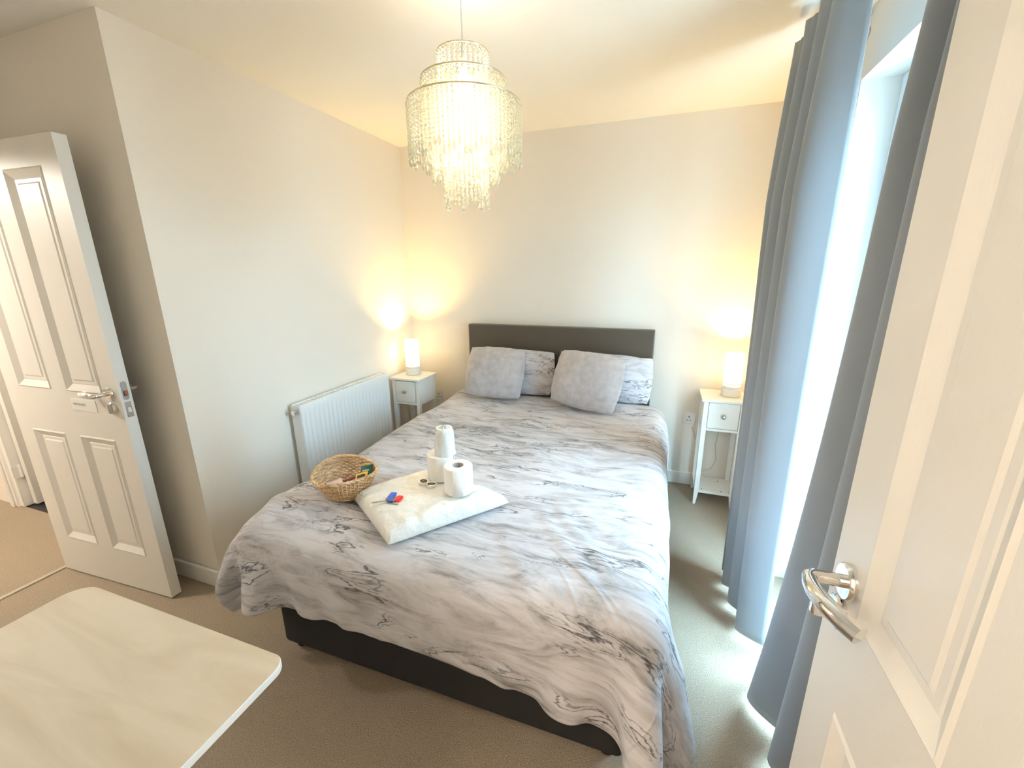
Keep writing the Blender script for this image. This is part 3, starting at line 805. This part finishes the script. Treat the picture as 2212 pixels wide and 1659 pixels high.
# ------------------------------------------------------------------ pillows
def pillow(name, w_, h_, t_, m, loc, rot, seed, label, cat, group, pinch=.06, n=34, wr=.006):
    vs_ = []
    for side in (1, -1):
        for j in range(n):
            for i in range(n):
                u = -1 + 2 * i / (n - 1); v = -1 + 2 * j / (n - 1)
                # ease toward edges for a rounded rim
                uu = math.sin(u * PI / 2); vv = math.sin(v * PI / 2)
                px_ = uu * (1 - pinch * vv * vv) * w_ / 2; pz = vv * (1 - pinch * uu * uu) * h_ / 2
                prf = ((1 - abs(uu) ** 2.4) * (1 - abs(vv) ** 2.4)) ** .62
                nz = noise.noise(Vector((uu * 2.2 + seed, vv * 2.2, side * 3))) * .12 + noise.noise(Vector((uu * 5 + seed, vv * 5, side))) * .05
                yy = side * t_ / 2 * prf * (1 + nz)
                px_ += wr * noise.noise(Vector((uu * 4, vv * 4, seed))) ; pz += wr * noise.noise(Vector((uu * 4, vv * 4, seed + 9)))
                vs_.append((px_, -yy, pz))
    fs = quadgrid(n, n) + [tuple(reversed([q + n * n for q in f])) for f in quadgrid(n, n)]
    o = MB().add(vs_, fs).build(name, m)
    bm = bmesh.new(); bm.from_mesh(o.data); bmesh.ops.remove_doubles(bm, verts=bm.verts, dist=.0012); bmesh.ops.recalc_face_normals(bm, faces=bm.faces); bm.to_mesh(o.data); bm.free()
    uvl = o.data.uv_layers.new(name='UVMap')
    for lp_ in o.data.loops:
        c = o.data.vertices[lp_.vertex_index].co; uvl.data[lp_.index].uv = (c.x * 1.25 + seed * 3.3, c.z * 1.1 + seed)
    o.data.shade_smooth()
    sb = o.modifiers.new('sub', 'SUBSURF'); sb.levels = 1; sb.render_levels = 1
    o.location = loc; o.rotation_euler = rot
    tag(o, label, cat, group)
    return o


pillow('pillow', .63, .325, .12, M['marble'], (.952, -.200, .797), (R(-20), R(1), R(0)), 1.0, 'grey marble-print pillow against the headboard, nearer the radiator', 'pillow', 'marble-print pillows')
pillow('pillow', .65, .315, .12, M['marble'], (1.605, -.196, .800), (R(-18), R(2), R(0)), 2.4, 'grey marble-print pillow against the headboard, nearer the window', 'pillow', 'marble-print pillows')
c1 = pillow('cushion', .425, .36, .15, M['plush'], (.882, -.365, .818), (R(-24), R(1), R(2)), 5.0, 'fluffy grey square cushion leaning on the left pillow', 'cushion', 'fluffy grey cushions', pinch=.075)
c2 = pillow('cushion', .45, .375, .16, M['plush'], (1.53, -.398, .815), (R(-26), R(7), R(-6)), 8.0, 'fluffy grey cushion tilted against the right pillow, beside the window', 'cushion', 'fluffy grey cushions', pinch=.10)

TOPZ = .640
# ------------------------------------------------------------------ bedding pack
PK = .635
quad = [Vector((.880, -1.852, 0)), Vector((1.172, -2.050, 0)), Vector((1.462, -1.675, 0)), Vector((1.060, -1.580, 0))]
n = 40; vs_ = []
for side in (1, -1):
    for j in range(n):
        for i in range(n):
            s = i / (n - 1); t = j / (n - 1)
            p = quad[0].lerp(quad[1], t).lerp(quad[3].lerp(quad[2], t), s)
            a = 2 * s - 1; b = 2 * t - 1
            ed = ((1 - abs(a) ** 14) * (1 - abs(b) ** 12)) ** .5
            hgt = .056 * ed * (.86 + .14 * (1 - a * a))
            if side > 0:
                z = PK + .012 + hgt + .006 * noise.noise(Vector((s * 4, t * 4, 2))) * ed + (.026 * abs(noise.noise(Vector((s * 9, t * 5, 5)))) - .006) * max(0, (t - .62) / .38) * ed + .003 * noise.noise(Vector((s * 14, t * 14, 8))) * ed
            else: z = PK + .012 - .010 * ed
            vs_.append((p.x, p.y, z))
fs = quadgrid(n, n) + [tuple(reversed([q + n * n for q in f])) for f in quadgrid(n, n)]
pk = tag(empty('linen_pack', (0, 0, 0)), 'white folded towels in a clear plastic pack lying on the duvet', 'linen pack')
o = MB().add(vs_, fs).build('wrapped_linen', M['pack'], pk); weld(o); o.data.shade_smooth(); o.modifiers.new('s', 'SUBSURF').render_levels = 1
# printed label strip and faint seal
lb = MB().box((-.0135, -.0045, 0), (.0135, .0045, .0008), Tr(.939, -1.878, PK + .0635) @ Rz(R(-38)) @ Matrix.Rotation(R(-22), 4, 'X')).build('printed_label', M['ink'], pk)
lt = MB()
for k in range(7): lt.box((-.011 + k * .0033, -.0025, .0008), (-.011 + k * .0033 + .0018, .0025, .0011), Tr(.939, -1.878, PK + .0635) @ Rz(R(-38)) @ Matrix.Rotation(R(-22), 4, 'X'))
lt.build('label_print', M['plastic'], lb)
MB().box((-.009, -.006, 0), (.009, .006, .0006), Tr(1.075, -1.952, PK + .0665) @ Rz(R(-20))).build('faint_stamp', mat('faint_pink', (.72, .62, .55), .6), pk)
PT = PK + .068     # top of the pack


# ------------------------------------------------------------------ toilet rolls and wrapped cups
def roll(loc, rz, label):
    t = tag(empty('toilet_roll', loc, rz), label, 'toilet roll', 'white toilet rolls')
    MB().lathe([(.021, 0), (.050, 0), (.053, .003), (.0535, .05), (.053, .101), (.050, .104), (.021, .104)], 48, cap=False).build('paper', M['paper'], t, smooth=40)
    MB().lathe([(.0205, .001), (.021, .001), (.021, .103), (.0205, .103), (.0195, .103), (.0195, .001)], 36, cap=False).build('card_core', M['card'], t, smooth=40)
    # loose end sheet lying on the roll
    vs_ = []
    for k in range(13):
        a = R(-30) - k / 12 * R(42); r_ = .0540 + .002 * (k / 12) ** 2
        for z in (.001, .103): vs_.append((r_ * math.cos(a), r_ * math.sin(a), z))
    o = MB().add(vs_, [(2 * k, 2 * k + 1, 2 * k + 3, 2 * k + 2) for k in range(12)]).build('loose_sheet', M['paper'], t, smooth=60)
    o.modifiers.new('t', 'SOLIDIFY').thickness = .0006
    return t


roll((1.281, -1.745, PT + .001), R(-15), 'white toilet roll standing nearest the camera on the linen pack')
roll((1.165, -1.668, PT + .001), R(80), 'white toilet roll standing behind the other, nearer the basket')
cp = tag(empty('wrapped_cups', (1.188, -1.668, PT + .1065)), 'stacked white cups in crinkled clear plastic, standing on the back toilet roll', 'cups')
for k in range(3):
    z0 = .001 + k * .012
    MB().lathe([(.037, z0), (.0385, z0 + .003), (.031, z0 + .082), (.024, z0 + .083), (.022, z0 + .080)], 32, cap=False).build('cup', M['plastic'], cp, smooth=40)
vs_ = []; nu = 40; nv = 22
for j in range(nv):
    t = j / (nv - 1); z = t * .114
    r_ = .041 * (1 - .18 * t) * (1 - max(0, (t - .8) / .2) ** 2 * .75)
    for i in range(nu):
        a = 2 * PI * i / nu
        rr_ = r_ * (1 + .05 * noise.noise(Vector((math.cos(a) * 3, math.sin(a) * 3, t * 5))) + .035 * math.sin(a * 7 + 4 * t))
        vs_.append((rr_ * math.cos(a), rr_ * math.sin(a), z + .008 * t * noise.noise(Vector((math.cos(a) * 2, math.sin(a) * 2, 7)))))
fs = [(j * nu + i, j * nu + (i + 1) % nu, (j + 1) * nu + (i + 1) % nu, (j + 1) * nu + i) for j in range(nv - 1) for i in range(nu)]
MB().add(vs_, fs).build('plastic_wrap', M['cling'], cp, smooth=50)


# ------------------------------------------------------------------ little pots with dark speech-bubble lids
def bubble(tailx, thin):
    pts = []
    for k in range(28):
        a = 2 * PI * k / 28; pts.append((.0160 * math.cos(a), .0125 * math.sin(a) * (.75 if thin else 1)))
    return pts


for (x, y, rz, sx, lab) in ((1.128, -1.742, R(-20), 1, 'tiny white pot with a dark speech bubble on its lid, nearer the basket'), (1.168, -1.752, R(15), -1, 'tiny white pot with a dark speech bubble on its lid, touching the toilet rolls')):
    m_ = tag(empty('milk_pot', (x, y, PT - .003), rz), lab, 'pot', 'tiny milk pots')
    MB().lathe([(.013, 0), (.0155, .002), (.018, .013), (.0195, .014), (.0195, .0155)], 28).build('cup', M['plastic'], m_, smooth=40)
    b_ = MB().prism(bubble(0, sx < 0), .0156, .0162)
    b_.prism([(sx * .006, -.008), (sx * .012, -.0155), (sx * .0115, -.004)], .0156, .0162)
    s_ = b_.build('speech_bubble', M['darkbrown'], m_)
    MB().box((-.007, -.001, .0162), (.008, .001, .0165), Rz(R(-25) * sx)).box((-.006, -.005, .0162), (.005, -.0035, .0165), Rz(R(-25) * sx)).build('bubble_lettering', mat('bubble_print', (.3, .28, .2), .6), s_)

# ------------------------------------------------------------------ keys
ky = tag(empty('keys', (1.066, -1.896, PT - .0005), R(-2)), 'small keys with a red tag and two blue tags lying on the linen pack', 'keys')


def tagshape(w_, h_, r_=.006, n=6):
    pts = []
    for cx_, cy_, a0 in ((w_ - r_, h_ - r_, 0), (-w_ + r_, h_ - r_, 90), (-w_ + r_, -h_ + r_, 180), (w_ - r_, -h_ + r_, 270)):
        for k in range(n + 1): a = R(a0 + 90 * k / n); pts.append((cx_ + r_ * math.cos(a), cy_ + r_ * math.sin(a)))
    return pts


MB().prism(tagshape(.0115, .020), .002, .007, Tr(.0, .034, .0) @ Rz(R(12))).prism(tagshape(.008, .014, .004), .007, .0078, Tr(.0, .034, .0) @ Rz(R(12))).build('blue_tag', M['blue'], ky)
MB().prism(tagshape(.0115, .0185, .008), .002, .007, Tr(.036, .024, 0) @ Rz(R(8))).prism(tagshape(.008, .013, .005), .007, .0078, Tr(.036, .024, 0) @ Rz(R(8))).build('red_tag', M['red'], ky)
MB().prism([(.0155 * math.cos(2 * PI * k / 8 + .4), .0125 * math.sin(2 * PI * k / 8 + .4)) for k in range(8)], .005, .0095, Tr(.012, .004, 0)).build('blue_key_head', M['blue_dark'], ky)
k_ = MB().prism([(-.002, .003), (-.05, .0035), (-.055, .0), (-.05, -.003), (-.044, -.0035), (-.042, -.0015), (-.036, -.004), (-.031, -.002), (-.026, -.004), (-.002, -.004)], .004, .006, Tr(.008, -.002, 0) @ Rz(R(35)))
k_.build('key_blade', M['keymetal'], ky)
k_ = MB().prism([(.0, .004), (.045, .003), (.048, 0), (.044, -.003), (.036, -.003), (.034, -.001), (.028, -.004), (.0, -.004)], .001, .003, Tr(.010, -.004, 0) @ Rz(R(-4)))
k_.build('key_blade', M['keymetal'], ky)
MB().tube([(.018 + .011 * math.cos(a), .012 + .011 * math.sin(a), .008) for a in [2 * PI * k / 20 for k in range(21)]], .0008, 6).build('split_ring', M['keymetal'], ky, smooth=60)

# ------------------------------------------------------------------ basket with sachets
BK = Vector((.800, -1.793, TOPZ + .002)); BA = R(-35)
bk = tag(empty('wicker_basket', BK, BA), 'oval woven bamboo basket of sachets standing on the duvet', 'basket')
ra0, rb0, ra1, rb1, hh = .088, .078, .132, .118, .082
nR_, nP = 13, 96
vs_ = []; fs = []
# woven wall: horizontal strips weaving in and out past vertical stakes
for j in range(nR_ * 2):
    row = j // 2; t = (row + (0.06 if j % 2 == 0 else .94)) / nR_
    for i in range(nP):
        a = 2 * PI * i / nP
        wv = .0028 * math.sin(a * 24 + (PI if row % 2 else 0))
        ra = ra0 + (ra1 - ra0) * t ** .8; rb = rb0 + (rb1 - rb0) * t ** .8
        lift = .010 * math.cos(2 * a) * t
        vs_.append(((ra + wv) * math.cos(a), (rb + wv) * math.sin(a), .006 + hh * t + lift))
for row in range(nR_):
    for i in range(nP):
        i2 = (i + 1) % nP; a_ = 2 * row * nP; fs.append((a_ + i, a_ + i2, a_ + nP + i2, a_ + nP + i))
w_ = MB().add(vs_, fs).build('woven_wall', M['wicker'], bk, smooth=60); w_.modifiers.new('t', 'SOLIDIFY').thickness = .002
st = MB()
for k in range(48):
    a = 2 * PI * k / 48
    pts = []
    for t in (0, .25, .5, .75, 1.02):
        ra = ra0 + (ra1 - ra0) * t ** .8; rb = rb0 + (rb1 - rb0) * t ** .8
        pts.append((ra * math.cos(a), rb * math.sin(a), .004 + hh * t + .010 * math.cos(2 * a) * t))
    st.tube(pts, .0022, 5)
st.build('stakes', M['wicker'], bk, smooth=60)
rim = MB()
for ph_ in (0, PI):
    pts = []
    for k in range(145):
        a = 2 * PI * k / 144
        o_ = .003 * math.sin(a * 20 + ph_); oz = .003 * math.cos(a * 20 + ph_)
        pts.append(((ra1 + .002 + o_) * math.cos(a), (rb1 + .002 + o_) * math.sin(a), hh + .008 + .010 * math.cos(2 * a) + oz))
    rim.tube(pts, .0042, 7)
rim.build('braided_rim', M['wicker'], bk, smooth=60)
MB().prism([(ra0 * math.cos(2 * PI * k / 48), rb0 * math.sin(2 * PI * k / 48)) for k in range(48)], .001, .006).build('basket_floor', M['wicker'], bk)


def sachet(name, w_, h_, t_, m, loc, rot, label, group='sachets in the basket', panels=()):
    n = 12; vs_ = []
    for side in (1, -1):
        for j in range(n):
            for i in range(n):
                u = -1 + 2 * i / (n - 1); v = -1 + 2 * j / (n - 1)
                prf = max(0, (1 - u * u) * (1 - v ** 4)); z = side * (t_ / 2 * prf + .0002) + .0012 * noise.noise(Vector((u * 3, v * 3, h_ * 50)))
                zig = .0012 * (1 if i % 2 else -1) * (1 if abs(v) == 1 else 0)
                vs_.append((u * w_ / 2, v * h_ / 2 + zig, z))
    fs = quadgrid(n, n) + [tuple(reversed([q + n * n for q in f])) for f in quadgrid(n, n)]
    e = tag(empty(name, loc), label, 'sachet', group); e.rotation_euler = rot
    MB().add(vs_, fs).build('foil_packet', m, e, smooth=60)
    for nm, (x0, y0, x1, y1), mm in panels:
        # printed patch following the packet bulge
        q = 8; pv = []
        for j in range(q):
            for i in range(q):
                x = x0 + (x1 - x0) * i / (q - 1); y = y0 + (y1 - y0) * j / (q - 1); u = x / (w_ / 2); v = y / (h_ / 2)
                pv.append((x, y, t_ / 2 * max(0, (1 - u * u) * (1 - v ** 4)) + .0012 + .0012 * noise.noise(Vector((u * 3, v * 3, h_ * 50)))))
        MB().add(pv, quadgrid(q, q)).build(nm, mm, e, smooth=60)
    return e


def face(n, deg):
    """orientation with normal n whose x axis runs at `deg` to the horizontal as seen from the foot of the bed"""
    n = Vector(n).normalized(); a = R(deg); side = Vector((.72, .69, 0)); x = side * math.cos(a) + Vector((0, 0, 1)) * math.sin(a)
    x = (x - n * x.dot(n)).normalized(); y = n.cross(x)
    return Matrix((x, y, n)).transposed().to_euler()


def bloc(x, y, z): return (Tr(*BK) @ Rz(BA) @ Vector((x, y, z)))[:]


def brot(x, y, z): return Euler((R(x), R(y), R(z) + BA))


sachet('green_sachet', .058, .060, .008, M['green'], (0.853, -1.733, 0.706), face((-.1, -.66, .72), -24), 'dark green foil sachet leaning on the basket wall', panels=[('pale_lettering', (-.018, .002, .016, .008), M['green_light']), ('pale_lettering', (-.008, -.014, .012, -.006), M['green_light'])])
sachet('yellow_sachet', .054, .066, .007, M['yellow'], (0.858, -1.775, 0.692), face((-.1, -.6, .76), -24), 'yellow sachet with dark picture panels below the green one', panels=[('dark_picture', (-.018, .006, .018, .022), M['darkbrown']), ('dark_picture', (-.018, -.028, .018, -.010), M['darkbrown'])])
sachet('burgundy_sachet', .070, .045, .010, M['purple'], (0.800, -1.765, 0.668), face((0.1, -0.35, 0.9), 12), 'dark burgundy sachet lying in the middle of the basket', panels=[('pale_lettering', (.0, -.006, .02, .002), M['pink'])])
sachet('burgundy_sachet', .060, .045, .009, M['purple'], (0.835, -1.790, 0.668), face((0.2, -0.45, 0.85), 35), 'dark burgundy sachet half under the yellow sachet', panels=[('pale_lettering', (-.018, .0, .01, .008), M['pink'])])
sachet('pale_sachet', .060, .048, .010, M['pink'], (0.762, -1.815, 0.674), face((0.2, -0.3, 0.9), 25), 'pale pinkish paper sachet at the left end of the basket')

# ------------------------------------------------------------------ desk
dk = tag(empty('desk', (.948, -2.762, 0)), 'pale birch desk top with rounded corners and a white edge in the foreground', 'desk')
hx, hy, rr_ = .334, .234, .055
ol = []
for cx_, cy_, a0 in ((hx - rr_ * .55, hy - rr_ * .55, 0), (-hx + rr_, hy - rr_, 90), (-hx + rr_, -hy + rr_, 180), (hx - rr_ * .55, -hy + rr_ * .55, 270)):
    r__ = rr_ * .55 if cx_ > 0 else rr_
    for k in range(9): a = R(a0 + 90 * k / 8); ol.append((cx_ + r__ * math.cos(a), cy_ + r__ * math.sin(a)))
MB().prism(ol, .722, .739).build('edge_band', M['white_top'], dk, bevel=.002)
MB().prism([(x * .996, y * .994) for x, y in ol], .739, .7402).build('desk_top', M['birch'], dk)
for lx, ly in ((-.27, .15), (-.27, -.17), (.26, -.06), (.26, -.19)):
    MB().lathe([(.018, 0), (.018, .722)], 20, Tr(lx, ly, 0)).build('leg', M['white_top'], dk, smooth=40)

# ------------------------------------------------------------------ chandelier
CX, CY = 1.264, -1.55
ch = tag(empty('chandelier', (CX, CY, H)), 'tiered crystal bead chandelier shade glowing over the bed on a thin cord', 'chandelier')
MB().lathe([(.0, -.03), (.02, -.03), (.045, -.012), (.047, 0)], 28, cap=False).build('ceiling_rose', M['plastic'], ch, smooth=40)
MB().tube([(0, 0, -.02), (0, 0, -.20)], .0024, 8).build('flex', M['cord'], ch, smooth=60)
MB().lathe([(.011, -.255), (.014, -.25), (.014, -.205), (.006, -.195)], 18).build('lamp_holder', M['plastic'], ch, smooth=40)
MB().lathe([(.010, -.255), (.014, -.268), (.030, -.30), (.031, -.32), (.022, -.342), (.003, -.35)], 24).build('bulb', M['bulb'], ch, smooth=60)
tiers = [(.083, -.212, .10, 30, 0), (.140, -.292, .235, 52, 1), (.190, -.363, .155, 72, 2), (.075, -.30, .345, 30, 3), (.112, -.30, .275, 42, 4)]
M['ring'] = mat('ring_metal', (.75, .68, .5), .3, .9)


def bead_mesh(length, nm, seed):
    rnd = random.Random(seed); mb = MB(); z = 0; r_ = .0060
    while z > -(length - .03):
        mb.lathe([(.0006, z), (r_ * .8, z - r_ * .45), (r_, z - r_), (r_ * .8, z - r_ * 1.55), (.0006, z - r_ * 2)], 6, cap=False)
        z -= r_ * 2 + .0012
    mb.lathe([(.0006, z), (.004, z - .006), (.0072, z - .017), (.0055, z - .024), (.0006, z - .030)], 7, cap=False)
    me = bpy.data.meshes.new(nm); me.from_pydata(mb.v, [], mb.f); me.materials.append(M['crystal']); me.update()
    return me


spots = []
for (r_, z, ln, nn, kd) in tiers:
    if kd <= 2:
        MB().tube([(r_ * math.cos(2 * PI * k / 60), r_ * math.sin(2 * PI * k / 60), z) for k in range(61)], .0028, 8).build('ring', M['ring'], ch, smooth=60)
    variants = [bead_mesh(ln + d, 'bead_string', kd * 10 + q) for q, d in enumerate((0, .014, .03))]
    for k in range(nn):
        a = 2 * PI * (k + .5 * (kd % 2)) / nn
        spots.append((r_ * math.cos(a), r_ * math.sin(a), z - .003, variants[(k * 2 + k // 3) % 3]))
for (r_, z) in ((.083, -.212), (.14, -.292), (.19, -.363)):
    for k in range(3):
        a = 2 * PI * k / 3 + .5; MB().tube([(.012 * math.cos(a), .012 * math.sin(a), -.21 if z > -.25 else z), (r_ * math.cos(a), r_ * math.sin(a), z)], .0014, 6).build('spoke', M['ring'], ch)
cdir = Vector((CAMLOC.x - CX, CAMLOC.y - CY)).normalized()
spots.sort(key=lambda s: -(s[0] * cdir.x + s[1] * cdir.y))
for (x, y, z, me) in spots[:100]:
    o = bpy.data.objects.new('bead_string', me); COL.objects.link(o); o.parent = ch; o.location = (x, y, z)
rest = MB()
for (x, y, z, me) in spots[100:]:
    rest.add([(v.co.x + x, v.co.y + y, v.co.z + z) for v in me.vertices], [tuple(p_.vertices) for p_ in me.polygons])
o = rest.build('far_bead_strings', M['crystal'], ch); o['kind'] = 'stuff'
pc = point_light('chandelier_light', (0, 0, -.42), (1.0, .86, .68), 10.5, .09); pc.parent = ch
